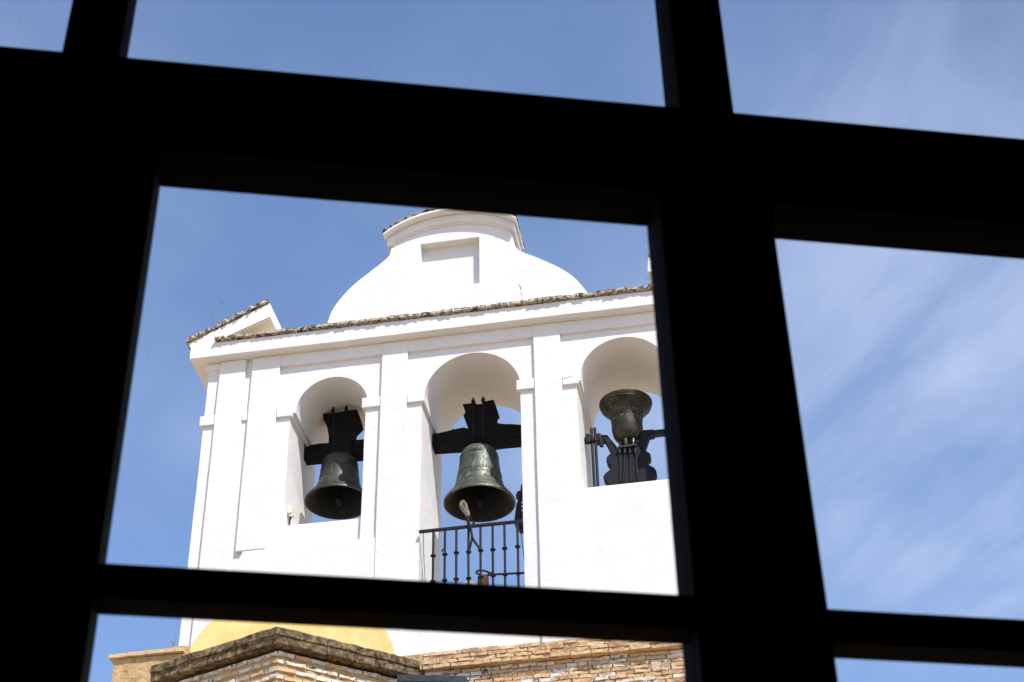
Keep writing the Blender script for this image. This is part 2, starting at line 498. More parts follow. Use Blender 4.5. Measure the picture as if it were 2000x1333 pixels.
# imposts (front band and its return into the arch)
def impost(x0, x1, y0=0.012, y1=1.50, z0=20.075, z1=20.265):
    obj('impost', box(BM(), x0, x1, y0, y1, z0, z1, 0.14, 0.006), 'whitewash', tower, smooth=35, bevel=0.010)
impost(-3.195, -2.935); impost(-1.795, -1.49)
impost(-1.05, -0.775); impost(0.71, 0.995)
impost(1.44, 1.70); impost(3.07, 3.35)
obj('impost', box(BM(), -4.485, -4.235, 0.012, 1.5, 20.075, 20.265, 0.14, 0.006), 'whitewash', tower, smooth=35, bevel=0.010)
obj('impost', box(BM(), -3.782, -3.678, 0.030, 0.12, 20.105, 20.265, 0.14, 0.004), 'whitewash', tower, smooth=35, bevel=0.006)
obj('capital', box(BM(), -4.475, -4.235, 0.020, 0.5, 21.18, 21.31, 0.14, 0.004), 'whitewash', tower, smooth=35, bevel=0.014)
# raised round field below the first arch with its painted disc
DC = (-2.757, 15.303)
def disc_pts(r, xa, xb, zlow):
    p = []
    n = 96
    for k in range(n + 1):
        t = math.pi * 1.25 - math.pi * 1.5 * k / n
        x = DC[0] + r * math.cos(t); z = DC[1] + r * math.sin(t)
        p.append((min(max(x, xa), xb), max(z, zlow)))
    out = []
    for q in p:
        if not out or math.hypot(q[0] - out[-1][0], q[1] - out[-1][1]) > 1e-4: out.append(q)
    return out
obj('round_field', prism(BM(), [(-3.78, 13.6), (-3.78, 17.26), (-3.63, 17.45), (-3.555, 17.655), (-1.49, 17.655), (-1.49, 13.6)], 0.002, 0.14), 'whitewash', tower, bevel=0.008)
obj('painted_disc', prism(BM(), disc_pts(1.676, -4.215, -0.9, 13.9), -0.012, 0.05), 'ochre_paint', tower)
# cornice
b = BM()
box(b, -4.715, 4.24, -0.165, 1.78, 21.315, 21.600, 0.17, 0.006)
corn = obj('cornice', b, 'whitewash', tower, smooth=35, bevel=0.012)

# tile meshes: slightly arched, chipped slabs (length along Y)
def tile_mesh(w, l, t, seed):
    rnd = random.Random(seed)
    bm = BM()
    nx, ny = 5, 3
    top, bot = {}, {}
    for i in range(nx + 1):
        for j in range(ny + 1):
            u = i / nx - 0.5
            arch = 0.009 * (1 - (2 * u) ** 2)
            x = u * w + (rnd.uniform(-.008, .008)); y = l * j / ny + (rnd.uniform(-.012, .012) if j == 0 else 0)
            top[i, j] = bm.verts.new((x, y, arch + t / 2 + rnd.uniform(-.006, .006)))
            bot[i, j] = bm.verts.new((x, y, arch * 0.8 - t / 2 + rnd.uniform(-.006, .006)))
    for i in range(nx):
        for j in range(ny):
            bm.faces.new((top[i, j], top[i + 1, j], top[i + 1, j + 1], top[i, j + 1]))
            bm.faces.new((bot[i, j], bot[i, j + 1], bot[i + 1, j + 1], bot[i + 1, j]))
        bm.faces.new((bot[i, 0], bot[i + 1, 0], top[i + 1, 0], top[i, 0]))
        bm.faces.new((bot[i, ny], top[i, ny], top[i + 1, ny], bot[i + 1, ny]))
    for j in range(ny):
        bm.faces.new((bot[0, j], top[0, j], top[0, j + 1], bot[0, j + 1]))
        bm.faces.new((bot[nx, j], bot[nx, j + 1], top[nx, j + 1], top[nx, j]))
    bmesh.ops.recalc_face_normals(bm, faces=bm.faces[:])
    me = bpy.data.meshes.new('tile')
    bm.to_mesh(me); bm.free()
    me.materials.append(MATS['lichen_tile'])
    return me
TILES = [tile_mesh(0.172, 0.34, 0.050, s) for s in range(7)]
def place_tile(parent, loc, rot=(0, 0, 0), scale=(1, 1, 1)):
    o = link('tile', random.choice(TILES), parent)
    o.matrix_basis = Matrix.Identity(4)
    o.location = loc; o.rotation_euler = rot; o.scale = scale
    return o
x = -4.20
while x < 3.75:
    sx = random.uniform(0.93, 1.06)
    place_tile(corn, (x, -0.232 + random.uniform(-.012, .012), 21.636 + random.uniform(-.006, .006)),
               (random.uniform(-.03, .05), random.uniform(-.03, .03), random.uniform(-.025, .025)), (sx, 1, random.uniform(.75, .95)))
    x += 0.172 * sx + random.uniform(0.001, 0.007)
# tile bed behind the eaves tiles
obj('tile_bed', box(BM(), -4.26, 3.80, -0.14, 0.08, 21.598, 21.640, 0.2, 0.004), 'whitewash', corn)

# broken pediment ends
def fragment(mir):
    def M(x): return x if not mir else -0.455 - x
    pl = [(-4.715, 21.55), (-4.765, 21.645), (-3.41, 22.303), (-3.385, 22.007), (-4.26, 21.640), (-4.30, 21.55)]
    fr_ = obj('pediment_end', prism(BM(), [(M(x), z) for x, z in pl], -0.1635, 1.25, 0.15, 0.005), 'whitewash', tower, smooth=30)
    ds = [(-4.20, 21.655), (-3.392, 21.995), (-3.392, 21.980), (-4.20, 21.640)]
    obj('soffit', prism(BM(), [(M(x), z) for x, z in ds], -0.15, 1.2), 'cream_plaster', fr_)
    n = 9
    for k in range(n):
        t = (k + 0.5) / n
        xx = -4.80 + (-3.43 + 4.80) * t; zz = 21.672 + (22.345 - 21.672) * t
        sl_ = math.atan2(0.658, 1.355)
        place_tile(fr_, (M(xx), -0.215 + random.uniform(-.015, .012), zz + random.uniform(-.006, .006)),
                   (random.uniform(-.02, .03), (-sl_ if not mir else sl_) + random.uniform(-.03, .03), 0),
                   (1.06 * random.uniform(.95, 1.04), 3.6, random.uniform(.7, .95)))
    return fr_
fragment(False); fragment(True)

# scrolled gable
L = [(-2.455, 21.56), (-2.45, 21.81), (-2.385, 22.10), (-2.24, 22.36), (-2.03, 22.62), (-1.73, 22.88), (-1.49, 23.09), (-1.415, 23.20), (-1.40, 23.30)]
R_ = [(0.695, 23.30), (0.715, 23.13), (0.755, 23.00), (0.87, 22.88), (1.12, 22.715), (1.45, 22.47), (1.70, 22.22), (1.86, 21.96), (1.94, 21.78), (1.95, 21.56)]
def spline(p, n=5):
    out = []
    for i in range(len(p) - 1):
        p0 = p[max(i - 1, 0)]; p1 = p[i]; p2 = p[i + 1]; p3 = p[min(i + 2, len(p) - 1)]
        for k in range(n):
            t = k / n
            out.append(tuple(0.5 * (2 * p1[j] + (p2[j] - p0[j]) * t + (2 * p0[j] - 5 * p1[j] + 4 * p2[j] - p3[j]) * t * t + (3 * p1[j] - p0[j] - 3 * p2[j] + p3[j]) * t ** 3) for j in (0, 1)))
    out.append(p[-1])
    return out
GC = -0.352
def arc_z(x, zc=23.90, half=1.16, drop=0.40):
    u = (x - GC) / half
    return zc - drop * (0.75 * u * u + 0.25 * u ** 4)
top = []
for k in range(1, 24):
    xx = -1.40 + (0.695 + 1.40) * k / 24
    top.append((xx, arc_z(xx) - 0.20))
gable = obj('gable', prism(BM(), spline(L) + top + spline(R_), 0.02, 0.56), 'whitewash', tower)
cut(gable, box(BM(), -0.885, 0.13, -0.3, 0.185, 22.33, 23.335))
for p in gable.data.polygons: p.use_smooth = True
gable.data.set_sharp_from_angle(angle=math.radians(30))
def gable_band(x0, x1, zoff, th, yf, yb, name, mat):
    n = 40
    up = [(x0 + (x1 - x0) * k / n, arc_z(x0 + (x1 - x0) * k / n) + zoff) for k in range(n + 1)]
    dn = [(x, z - th) for x, z in reversed(up)]
    return obj(name, prism(BM(), up + dn, yf, yb), mat, gable, smooth=30, bevel=0.006)
gable_band(-1.455, 0.752, -0.055, 0.155, -0.045, 0.60, 'moulding', 'whitewash')
gable_band(-1.415, 0.712, -0.175, 0.065, -0.012, 0.57, 'moulding', 'whitewash')
gable_band(-1.495, 0.795, 0.0, 0.050, -0.185, 0.66, 'moulding', 'whitewash')
n = 13
for k in range(n):
    xx = -1.52 + (0.82 + 1.52) * (k + 0.5) / n
    s_ = math.atan2(arc_z(xx + .05) - arc_z(xx - .05), 0.1)
    place_tile(gable, (xx, -0.205 + random.uniform(-.01, .01), arc_z(xx) + 0.030), (random.uniform(-.02, .02), -s_ + random.uniform(-.02, .02), 0), (1.10, 2.6, 0.38))

# ================================================================== LOWER BRICK BODY
base = thing('brick_tower_base', 'orange brick tower base with projecting top courses below the white wall', 'brick wall', (1.5, 0, 0))
obj('core', box(BM(), -0.70, 4.6, -0.330, 1.9, 0, 15.19, 0.3, 0.01), 'mortar', base)
obj('core', box(BM(), -0.66, 4.6, -0.440, 1.9, 15.195, 15.425, 0.15, 0.008), 'mortar', base)
obj('core', box(BM(), -4.9, -0.72, -0.10, 1.9, 0, 15.60, 0.4, 0.01), 'mortar', base)
def brick_mesh(l, h, d, seed):
    rnd = random.Random(seed)
    bm = BM()
    nx = 4
    vs = {}
    for i in range(nx + 1):
        for j in (0, 1):
            for k in (0, 1):
                vs[i, j, k] = bm.verts.new((-l / 2 + l * i / nx + rnd.uniform(-.012, .012) * (1 if i in (0, nx) else .5),
                                            j * d + (rnd.uniform(-.010, .010) if j == 0 else 0), (k - .5) * h + rnd.uniform(-.0035, .0035)))
    for i in range(nx):
        for a_, b_ in (((0, 0), (0, 1)), ((0, 1), (1, 1)), ((1, 1), (1, 0)), ((1, 0), (0, 0))):
            bm.faces.new((vs[(i,) + a_], vs[(i + 1,) + a_], vs[(i + 1,) + b_], vs[(i,) + b_]))
    for i in (0, nx):
        bm.faces.new((vs[i, 0, 0], vs[i, 0, 1], vs[i, 1, 1], vs[i, 1, 0]))
    bmesh.ops.recalc_face_normals(bm, faces=bm.faces[:])
    me = bpy.data.meshes.new('brick'); bm.to_mesh(me); bm.free()
    return me
BR = {}
for mat in ('brick', 'limewashed_brick'):
    BR[mat] = []
    for s in range(8):
        me = brick_mesh(0.275, 0.052, 0.12, s + 20)
        me.materials.append(MATS[mat]); BR[mat].append(me)
def lay_bricks(parent, p0, p1, z_top, courses, pitch, mat, mat2=None, frac=0.0, proud=0.0, first=0.0, thin=1.0):
    """courses of bricks between plan points p0 and p1, faces pointing to the right of p0->p1 walked backwards"""
    p0 = Vector((p0[0], p0[1], 0)); p1 = Vector((p1[0], p1[1], 0))
    d = p1 - p0; Lw = d.length; d.normalize()
    ang = math.atan2(d.y, d.x)
    nrm = Vector((d.y, -d.x, 0))
    for r in range(courses):
        z = z_top - pitch * (r + 0.5)
        s = -(0.14 if r % 2 else 0.0) - first
        while s < Lw - 0.02:
            sc = random.uniform(0.82, 1.05)
            e = s + 0.285 * sc
            a_, b_ = max(s, 0.0), min(e, Lw)
            if b_ - a_ > 0.05:
                cmid = p0 + d * ((a_ + b_) / 2) + nrm * (proud + random.uniform(-.008, .010))
                mm = mat2 if (mat2 and random.random() < frac) else mat
                o = link('brick', random.choice(BR[mm]), parent)
                o.matrix_basis = Matrix.Identity(4)
                o.location = (cmid.x, cmid.y, z + random.uniform(-.004, .004))
                o.rotation_euler = (0, random.uniform(-.012, .012), ang + random.uniform(-.012, .012))
                o.scale = ((b_ - a_ - 0.012) / 0.275, 1, pitch * thin / 0.062 * random.uniform(.92, 1.06))
            s = e + 0.002
lay_bricks(base, (-0.62, -0.46), (3.6, -0.46), 15.435, 4, 0.0620, 'brick')
lay_bricks(base, (-0.62, -0.355), (3.6, -0.355), 15.185, 11, 0.060, 'brick', 'limewashed_brick', 0.30)

# corner turret with coping
turret = thing('brick_turret', 'angular brick turret with lichen-dark stone coping, peak below the ochre disc', 'turret', (-2.4, -0.9, 0))
P0, P1, P2 = Vector((-4.37, -1.05)), Vector((-2.31, -1.85)), Vector((-0.62, -0.41))
def plan_prism(bm, pts, z0, z1, cell=0.0, amp=0.0):
    pts = refine([(p[0], p[1]) for p in pts], cell) if cell else pts
    nz = max(1, int((z1 - z0) / cell)) if cell else 1
    rings = []
    for k in range(nz + 1):
        z = z0 + (z1 - z0) * k / nz
        rings.append([bm.verts.new(wob((x, y, z), amp) + noise.noise_vector(Vector((x, y, z)) * 11) * amp * 0.5 if amp else Vector((x, y, z))) for x, y in pts])
    for a_, b_ in zip(rings, rings[1:]):
        for i in range(len(pts)):
            j = (i + 1) % len(pts)
            bm.faces.new((a_[i], a_[j], b_[j], b_[i]))
    bm.faces.new(rings[0][::-1]); bm.faces.new(rings[-1])
    return bm
def inset(pts, d):
    """shift the outer two faces inwards by d"""
    out = []
    n1 = (P1 - P0).normalized(); n2 = (P2 - P1).normalized()
    i1 = Vector((-n1.y, n1.x)); i2 = Vector((-n2.y, n2.x))
    bis = (i1 + i2).normalized()
    return [P0 + i1 * d, P1 + bis * (d / bis.dot(i1)), P2 + i2 * d]
q = inset(None, 0.175)
plan_prism(b := BM(), [q[0], q[1], q[2], (-0.66, 0.3), (-4.2, 0.3)], 0, 15.06)
obj('core', b, 'mortar', turret)
w0 = inset(None, 0.150)
lay_bricks(turret, w0[0] + (w0[1] - w0[0]) * 0.02, w0[1], 15.075, 7, 0.112, 'limewashed_brick', 'brick', 0.25, thin=0.55)
lay_bricks(turret, w0[1], w0[2], 15.075, 7, 0.112, 'limewashed_brick', 'brick', 0.2, thin=0.55)
# coping: three stones a side
o0 = inset(None, 0.0); i0 = inset(None, 0.55)
def coping(a_, b_, ia, ib, nst, e0, e1):
    for k in range(nst):
        t0 = k / nst + (0.002 if k else 0); t1 = (k + 1) / nst - (0.002 if k < nst - 1 else 0)
        pts = [a_.lerp(b_, t0), a_.lerp(b_, t1), ia.lerp(ib, t1), ia.lerp(ib, t0)]
        obj('coping_stone', plan_prism(BM(), pts, 15.215, 15.318, 0.030, 0.022), 'coping_stone', turret, smooth=60)
        dn = (a_ - ia).normalized() * 0.022
        low = [pts[0] - dn, pts[1] - dn, pts[2], pts[3]]
        obj('coping_stone', plan_prism(BM(), low, 15.095, 15.222, 0.030, 0.020), 'coping_stone', turret, smooth=60)
coping(o0[0], o0[1], i0[0], i0[1], 3, 0, 0)
coping(o0[1], o0[2], i0[1], i0[2], 3, 0, 0)

# low rendered parapet to the left
par = thing('parapet_wall', 'low ochre rendered parapet with thin tile top, left of the white tower', 'wall', (-4.8, -0.2, 0))
obj('rendered_wall', box(BM(), -5.26, -4.20, -0.27, 0.9, 0, 15.885, 0.07, 0.016), 'rough_render', par, smooth=50)
for k in range(4):
    x0 = -5.335 + k * 0.285
    obj('tile', box(BM(), x0, x0 + 0.278, -0.33, 0.95, 15.89 + 0.004 * k, 15.945 + 0.006 * k, 0.07, 0.012), 'brick', par, smooth=40)
obj('rubble', box(BM(), -4.44, -4.16, -0.24, -0.02, 15.88, 16.04, 0.035, 0.05), 'rough_render', par, smooth=60)
# dark sheet-metal gutter in the corner between turret and wall
gut = BM()
v = [(-0.86, -0.98, 14.885), (0.10, -0.98, 14.770), (0.10, -0.32, 14.80), (-0.86, -0.32, 14.915)]
tp = [gut.verts.new(p) for p in v]; bt = [gut.verts.new((p[0], p[1], p[2] - 0.10)) for p in v]
gut.faces.new(tp); gut.faces.new(bt[::-1])
for i in range(4):
    gut.faces.new((tp[i], bt[i], bt[(i + 1) % 4], tp[(i + 1) % 4]))
tag(obj('metal_flashing', gut, 'slate_metal', bevel=0.01), 'dark grey sheet-metal flashing between the turret and the brick wall', 'flashing')

# ================================================================== BELLS
YBELL = 0.77
FLARED = [(1.0, 0.0), (1.0, 0.030), (0.975, 0.065), (0.93, 0.11), (0.85, 0.165), (0.75, 0.225), (0.665, 0.29), (0.615, 0.36), (0.59, 0.45), (0.58, 0.55), (0.575, 0.65), (0.565, 0.74), (0.54, 0.82), (0.49, 0.89), (0.40, 0.95), (0.28, 0.985), (0.14, 1.0), (0.0, 1.0)]
def bell_profile(R, H, inverted=False):
    # radius share, height share
    o = [(1.0, 0.0), (1.0, 0.022), (0.965, 0.055), (0.90, 0.095), (0.81, 0.15), (0.735, 0.215), (0.685, 0.29), (0.645, 0.39), (0.615, 0.50), (0.585, 0.62), (0.56, 0.74),
         (0.545, 0.83), (0.53, 0.875), (0.49, 0.925), (0.42, 0.965), (0.30, 0.99), (0.14, 1.0), (0.0, 1.0)]
    i = [(0.0, 0.90), (0.30, 0.89), (0.44, 0.83), (0.50, 0.70), (0.545, 0.50), (0.60, 0.32), (0.68, 0.18), (0.80, 0.075), (0.90, 0.015), (0.96, -0.005)]
    if inverted: o = FLARED
    pr = [(r * R, z * H) for r, z in i] + [(r * R, z * H) for r, z in o]
    return pr
def rad_at(R, f, inv=False):
    o = [(z, r) for r, z in FLARED[1:15]] if inv else [(0.0, 1.0), (0.055, .965), (0.095, .90), (0.15, .81), (0.215, .735), (0.29, .685), (0.39, .645), (0.50, .615), (0.62, .585), (0.74, .56), (0.83, .545), (0.875, .53)]
    for (f0, r0), (f1, r1) in zip(o, o[1:]):
        if f0 <= f <= f1: return R * (r0 + (r1 - r0) * (f - f0) / (f1 - f0))
    return R * 0.5
def flip(pts, inv):
    return [(r, -z) for r, z in pts] if inv else pts
def build_bell(root, cx, zm, R, H, mat, inv=False, bands=(), reliefs=()):
    c = (cx, YBELL, zm)
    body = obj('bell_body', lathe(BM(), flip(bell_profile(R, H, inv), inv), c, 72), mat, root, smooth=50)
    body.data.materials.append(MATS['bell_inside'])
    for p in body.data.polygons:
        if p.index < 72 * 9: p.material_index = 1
    for f, h, pr_ in bands:
        r = rad_at(R, f, inv)
        obj('moulding', lathe(BM(), flip([(r - .02, f * H - h), (r + pr_, f * H - h * .7), (r + pr_, f * H + h * .7), (r - .02, f * H + h)], inv), c, 72, True), mat, body, smooth=50)
    rl = random.Random(int(R * 1000))
    for f, h in reliefs:
        bm = BM()
        a0 = -math.pi * 0.95
        while a0 < -math.pi * 0.05:
            wd = rl.uniform(.010, .030); hh = h * rl.uniform(.5, 1.0)
            r = rad_at(R, f, inv)
            if rl.random() < 0.8:
                ring = []
                for fr_, zz in ((-.5, -.5), (.5, -.5), (.5, .5), (-.5, .5)):
                    aa = a0 + fr_ * wd / r; zf = f + zz * hh / H
                    ring.append((aa, zf))
                lo = [bm.verts.new((cx + (rad_at(R, zf, inv) - .004) * math.cos(aa), YBELL + (rad_at(R, zf, inv) - .004) * math.sin(aa), zm + (-1 if inv else 1) * zf * H)) for aa, zf in ring]
                mid = (sum(q[0] for q in ring) / 4, sum(q[1] for q in ring) / 4)
                up_ = [bm.verts.new((cx + (rad_at(R, zf, inv) + .007) * math.cos(aa), YBELL + (rad_at(R, zf, inv) + .007) * math.sin(aa), zm + (-1 if inv else 1) * zf * H)) for aa, zf in [((aa + mid[0] * .4) / 1.4, (zf + mid[1] * .4) / 1.4) for aa, zf in ring]]
                bm.faces.new(up_)
                for k in range(4): bm.faces.new((lo[k], lo[(k + 1) % 4], up_[(k + 1) % 4], up_[k]))
            a0 += (wd + rl.uniform(.006, .022)) / r
        obj('relief_band', bm, 'relief_bronze', body, smooth=50)
    # clapper
    s = -1 if inv else 1
    bm = BM()
    tube(bm, [(cx, YBELL, zm + s * H * .86), (cx + .01, YBELL, zm + s * H * .4), (cx + .02, YBELL, zm + s * H * .10), (cx + .02, YBELL, zm - s * H * .02)], [.02, .02, .024, .02], 8)
    if not inv:
        lathe(bm, [(0, .06), (.035, .05), (.06, .015), (.062, -.02), (.04, -.06), (.02, -.10), (0, -.12)], (cx + .02, YBELL, zm + H * .06), 14)
        obj('clapper', bm, 'forged_iron', root, smooth=40)
    else:
        bm.free()
    return body
def timber(root, name, pts, y0, y1):
    return obj(name, prism(BM(), pts, y0, y1, 0.035, 0.024), 'yoke_timber', root, smooth=30, bevel=0.006)
def strap(yk, x0, z0, x1, z1, y, spike=True):
    bm = BM()
    tube(bm, [(x1, y, z1), (x0, y, z0)], 0.015, 6)
    lathe(bm, [(0, .05), (.034, .05), (.034, .0), (0, 0)], (x0, y, z0 - 0.10), 6)
    obj('iron_strap', bm, 'forged_iron', yk, smooth=40)

# first bell
bell1 = thing('church_bell', 'dull grey bell hanging mouth-down from cross-shaped dark yoke in the left arch', 'bell', (-2.31, YBELL, 18.8), 'bells of the bell gable')
build_bell(bell1, -2.315, 18.83, 0.535, 0.86, 'grey_bronze', False, ((0.13, .010, .006), (0.17, .006, .005), (0.80, .010, .007), (0.70, .006, .005), (0.66, .006, .005)), ((0.355, .04), (0.30, .03), (0.25, .018)))
Y1B = [(-2.610, 20.507), (-2.470, 20.502), (-2.266, 20.495), (-2.039, 20.498), (-1.984, 20.303), (-2.086, 20.177), (-2.108, 20.027), (-2.084, 19.60), (-2.474, 19.60), (-2.497, 20.078), (-2.544, 20.307), (-2.597, 20.398)]
Y1A = [(-2.935, 19.868), (-2.822, 19.932), (-2.645, 19.953), (-2.490, 19.938), (-2.099, 19.938), (-1.838, 19.902), (-1.67, 19.860), (-1.67, 19.635), (-1.829, 19.641), (-2.087, 19.650), (-2.513, 19.681), (-2.935, 19.685)]
yk = timber(bell1, 'yoke', Y1B, 0.622, 0.93)
timber(bell1, 'yoke_arm', Y1A, 0.655, 0.90)
strap(yk, -2.440, 20.60, -2.385, 19.60, 0.618); strap(yk, -2.215, 20.60, -2.165, 19.60, 0.618)
strap(yk, -2.440, 20.55, -2.385, 19.60, 0.95); strap(yk, -2.215, 20.55, -2.165, 19.60, 0.95)
obj('bearing', box(BM(), -2.99, -2.90, 0.66, 0.90, 19.66, 19.95), 'forged_iron', bell1, bevel=0.02)
obj('bearing', box(BM(), -1.79, -1.70, 0.66, 0.90, 19.66, 19.90), 'forged_iron', bell1, bevel=0.02)
obj('bolt', tube(BM(), [(-2.90, .64, 19.90), (-2.90, .64, 20.08)], .016, 6), 'forged_iron', bell1)
# second bell
bell2 = thing('church_bell', 'large greenish bell hanging mouth-down above the iron railing in the middle arch', 'bell', (-0.03, YBELL, 18.5), 'bells of the bell gable')
build_bell(bell2, -0.030, 18.53, 0.570, 1.03, 'green_bronze', False, ((0.12, .010, .006), (0.17, .007, .005), (0.27, .006, .005), (0.46, .006, .005), (0.49, .005, .004), (0.80, .008, .006)), ((0.315, .030), (0.835, .034), (0.40, .014)))
Y2B = [(-0.274, 20.373), (-0.054, 20.370), (-0.047, 20.338), (0.037, 20.331), (0.044, 20.362), (0.234, 20.386), (0.290, 20.215), (0.232, 20.160), (0.276, 20.047), (0.222, 19.956), (0.214, 19.65), (-0.199, 19.65), (-0.199, 19.976), (-0.267, 20.155), (-0.229, 20.222)]
Y2A = [(-0.80, 19.865), (-0.673, 19.860), (-0.462, 19.903), (-0.266, 19.927), (-0.199, 19.890), (0.214, 19.875), (0.289, 19.924), (0.498, 19.876), (0.80, 19.810), (0.80, 19.591), (0.196, 19.600), (-0.102, 19.610), (-0.80, 19.628)]
yk = timber(bell2, 'yoke', Y2B, 0.615, 0.92)
timber(bell2, 'yoke_arm', Y2A, 0.625, 0.91)
for xs in (-0.097, 0.069):
    strap(yk, xs, 20.47, xs, 19.62, 0.612); strap(yk, xs, 20.43, xs, 19.62, 0.935)
for k in range(4):
    t = k * math.pi / 2 + .4
    bm = tube(BM(), [(-.03 + .05 * math.cos(t), YBELL + .05 * math.sin(t), 19.54), (-.03 + .12 * math.cos(t), YBELL + .12 * math.sin(t), 19.60), (-.03 + .07 * math.cos(t), YBELL + .07 * math.sin(t), 19.68)], .028, 8)
    obj('canon', bm, 'green_bronze', bell2, smooth=50)
obj('bearing', box(BM(), -0.83, -0.765, 0.64, 0.90, 19.60, 19.90), 'forged_iron', bell2, bevel=0.02)
obj('bearing', box(BM(), 0.72, 0.775, 0.64, 0.90, 19.58, 19.84), 'forged_iron', bell2, bevel=0.02)
for xs, zs in ((-0.45, 19.90), (0.50, 19.87)):
    obj('bolt', tube(BM(), [(xs, .68, zs - .02), (xs, .68, zs + .045)], .014, 6), 'rust', bell2)
# third bell, swung mouth-up on a steel yoke
bell3 = thing('church_bell', 'small brown bell turned mouth-up on a dark steel yoke in the right arch', 'bell', (2.35, YBELL, 19.2), 'bells of the bell gable')
build_bell(bell3, 2.352, 20.105, 0.425, 0.735, 'brown_bronze', True, ((0.10, .008, .005), (0.15, .006, .005), (0.20, .006, .004), (0.64, .006, .004), (0.70, .006, .004)), ((0.50, .05), (0.33, .03)))
Y3P = [(2.079, 19.178), (2.189, 19.251), (2.495, 19.235), (2.622, 19.140), (2.690, 19.076), (2.685, 18.991), (2.630, 18.959), (2.657, 18.870), (2.732, 18.814), (2.761, 18.749), (2.757, 18.688), (2.722, 18.654), (2.709, 18.40), (1.988, 18.40), (1.986, 18.645), (1.935, 18.697), (1.932, 18.759), (1.974, 18.808), (2.036, 18.855), (2.066, 18.937), (2.015, 18.966), (1.992, 19.032), (2.001, 19.093)]
yk = obj('yoke', prism(BM(), Y3P, 0.70, 0.86), 'painted_steel', bell3, bevel=0.012)
obj('yoke_arm', prism(BM(), [(1.90, 19.54), (2.035, 19.515), (2.177, 19.268), (2.105, 19.174), (2.07, 19.20), (1.985, 19.422), (1.90, 19.44)], 0.71, 0.85), 'painted_steel', bell3, bevel=0.01)
obj('yoke_arm', prism(BM(), [(2.477, 19.259), (2.600, 19.535), (2.77, 19.526), (2.77, 19.42), (2.692, 19.416), (2.600, 19.165)], 0.71, 0.85), 'painted_steel', bell3, bevel=0.01)
for (xa, za, xb, zb) in ((2.218, 19.20, 2.202, 18.60), (2.300, 19.19, 2.241, 18.60), (2.379, 19.18, 2.360, 18.60), (2.462, 19.17, 2.470, 18.60)):
    obj('rod', tube(BM(), [(xa, .672, za), (xb, .672, zb)], .007, 6), 'bright_bolt', yk, smooth=50)
    bm = BM(); lathe(bm, [(0, .07), (.022, .07), (.022, -.02), (0, -.02)], (xa, .672, za - .06), 6)
    obj('nut', bm, 'bright_bolt', yk)
obj('clamp_plate', box(BM(), 2.19, 2.485, 0.63, 0.92, 19.205, 19.235), 'bright_bolt', bell3, bevel=0.006)
for k in range(6):
    t = k * math.pi / 3 + .25
    cxx, cyy = 2.352 + .10 * math.cos(t), YBELL + .10 * math.sin(t)
    bm = tube(BM(), [(2.352 + .05 * math.cos(t), YBELL + .05 * math.sin(t), 19.40), (2.352 + .125 * math.cos(t), YBELL + .125 * math.sin(t), 19.35), (2.352 + .11 * math.cos(t), YBELL + .11 * math.sin(t), 19.23)], [.034, .036, .026], 8)
    obj('canon', bm, 'bright_bolt' if k % 2 else 'brown_bronze', bell3, smooth=50)
obj('bearing', box(BM(), 1.84, 1.93, 0.70, 0.86, 19.42, 19.56), 'forged_iron', bell3, bevel=0.012)
obj('bolt', tube(BM(), [(1.935, .70, 19.44), (1.935, .70, 19.30)], .035, 8), 'forged_iron', bell3)
obj('bearing', box(BM(), 2.76, 3.06, 0.72, 0.84, 19.44, 19.52), 'forged_iron', bell3, bevel=0.012)
post = thing('steel_post', 'dark twin-tube steel post with bracket beside the upturned bell', 'post', (1.8, 0.7, 18.2))
for xo in (1.787, 1.842):
    obj('tube', tube(BM(), [(xo, .70, 18.15), (xo, .70, 19.66)], .024, 10), 'forged_iron', post, smooth=50)
obj('bracket', box(BM(), 1.66, 1.86, 0.66, 0.76, 19.40, 19.48), 'forged_iron', post, bevel=0.01)
obj('bracket', box(BM(), 1.69, 1.765, 0.62, 0.70, 19.36, 19.52), 'forged_iron', post, bevel=0.01)

for b_, dv in ((bell1, (-0.067, 0.23, 0.146)), (bell2, (-0.043, 0.23, 0.143)), (bell3, (-0.004, 0.06, 0.041)), (post, (-0.004, 0.06, 0.041))):
    b_.location += Vector(dv)
# hairline crack across the pilaster beside the middle arch
rk = random.Random(4)
cp = [(1.012 + 0.62 * k / 14, 20.02 + 0.17 * (k / 14) + rk.uniform(-.012, .012)) for k in range(15)]
bm = BM(); tube(bm, [(x, 0.0, z) for x, z in cp[:10]], [.001 + .0015 * k / 10 for k in range(10)], 4)
obj('crack', bm, 'tarred_rope', tower)
bm = BM(); tube(bm, [(x, 0.012, z + .05) for x, z in cp[9:]], [.003, .004, .005, .004, .003, .002], 4)
obj('crack', bm, 'tarred_rope', tower)

# ================================================================== RAILING AND SMALL THINGS
rail = thing('iron_railing', 'black wrought-iron railing with collared bars across the middle arch', 'railing', (0, 0, 16.4))
BX = [-0.592, -0.414, -0.241, -0.056, 0.126, 0.309, 0.487, 0.681]
bm = BM(); box(bm, -0.815, 0.77, -0.022, 0.022, 17.655, 17.70, 0.25, 0.006)
obj('top_rail', bm, 'forged_iron', rail, smooth=40, bevel=0.006)
for i, x in enumerate(BX):
    bal = obj('baluster', tube(BM(), [(x, 0, 17.66), (x + random.uniform(-.004, .004), 0, 17.2), (x, 0, 16.42)], .0185, 10), 'forged_iron', rail, smooth=50)
    for zk in (17.245, 16.805):
        bm = BM(); lathe(bm, [(.015, -.022), (.034, -.017), (.044, 0), (.034, .017), (.015, .022)], (x, 0, zk + random.uniform(-.006, .006)), 14)
        obj('collar', bm, 'forged_iron', bal, smooth=40)
obj('bottom_rail', box(BM(), -0.815, 0.77, -0.018, 0.018, 16.50, 16.53), 'forged_iron', rail, bevel=0.005)
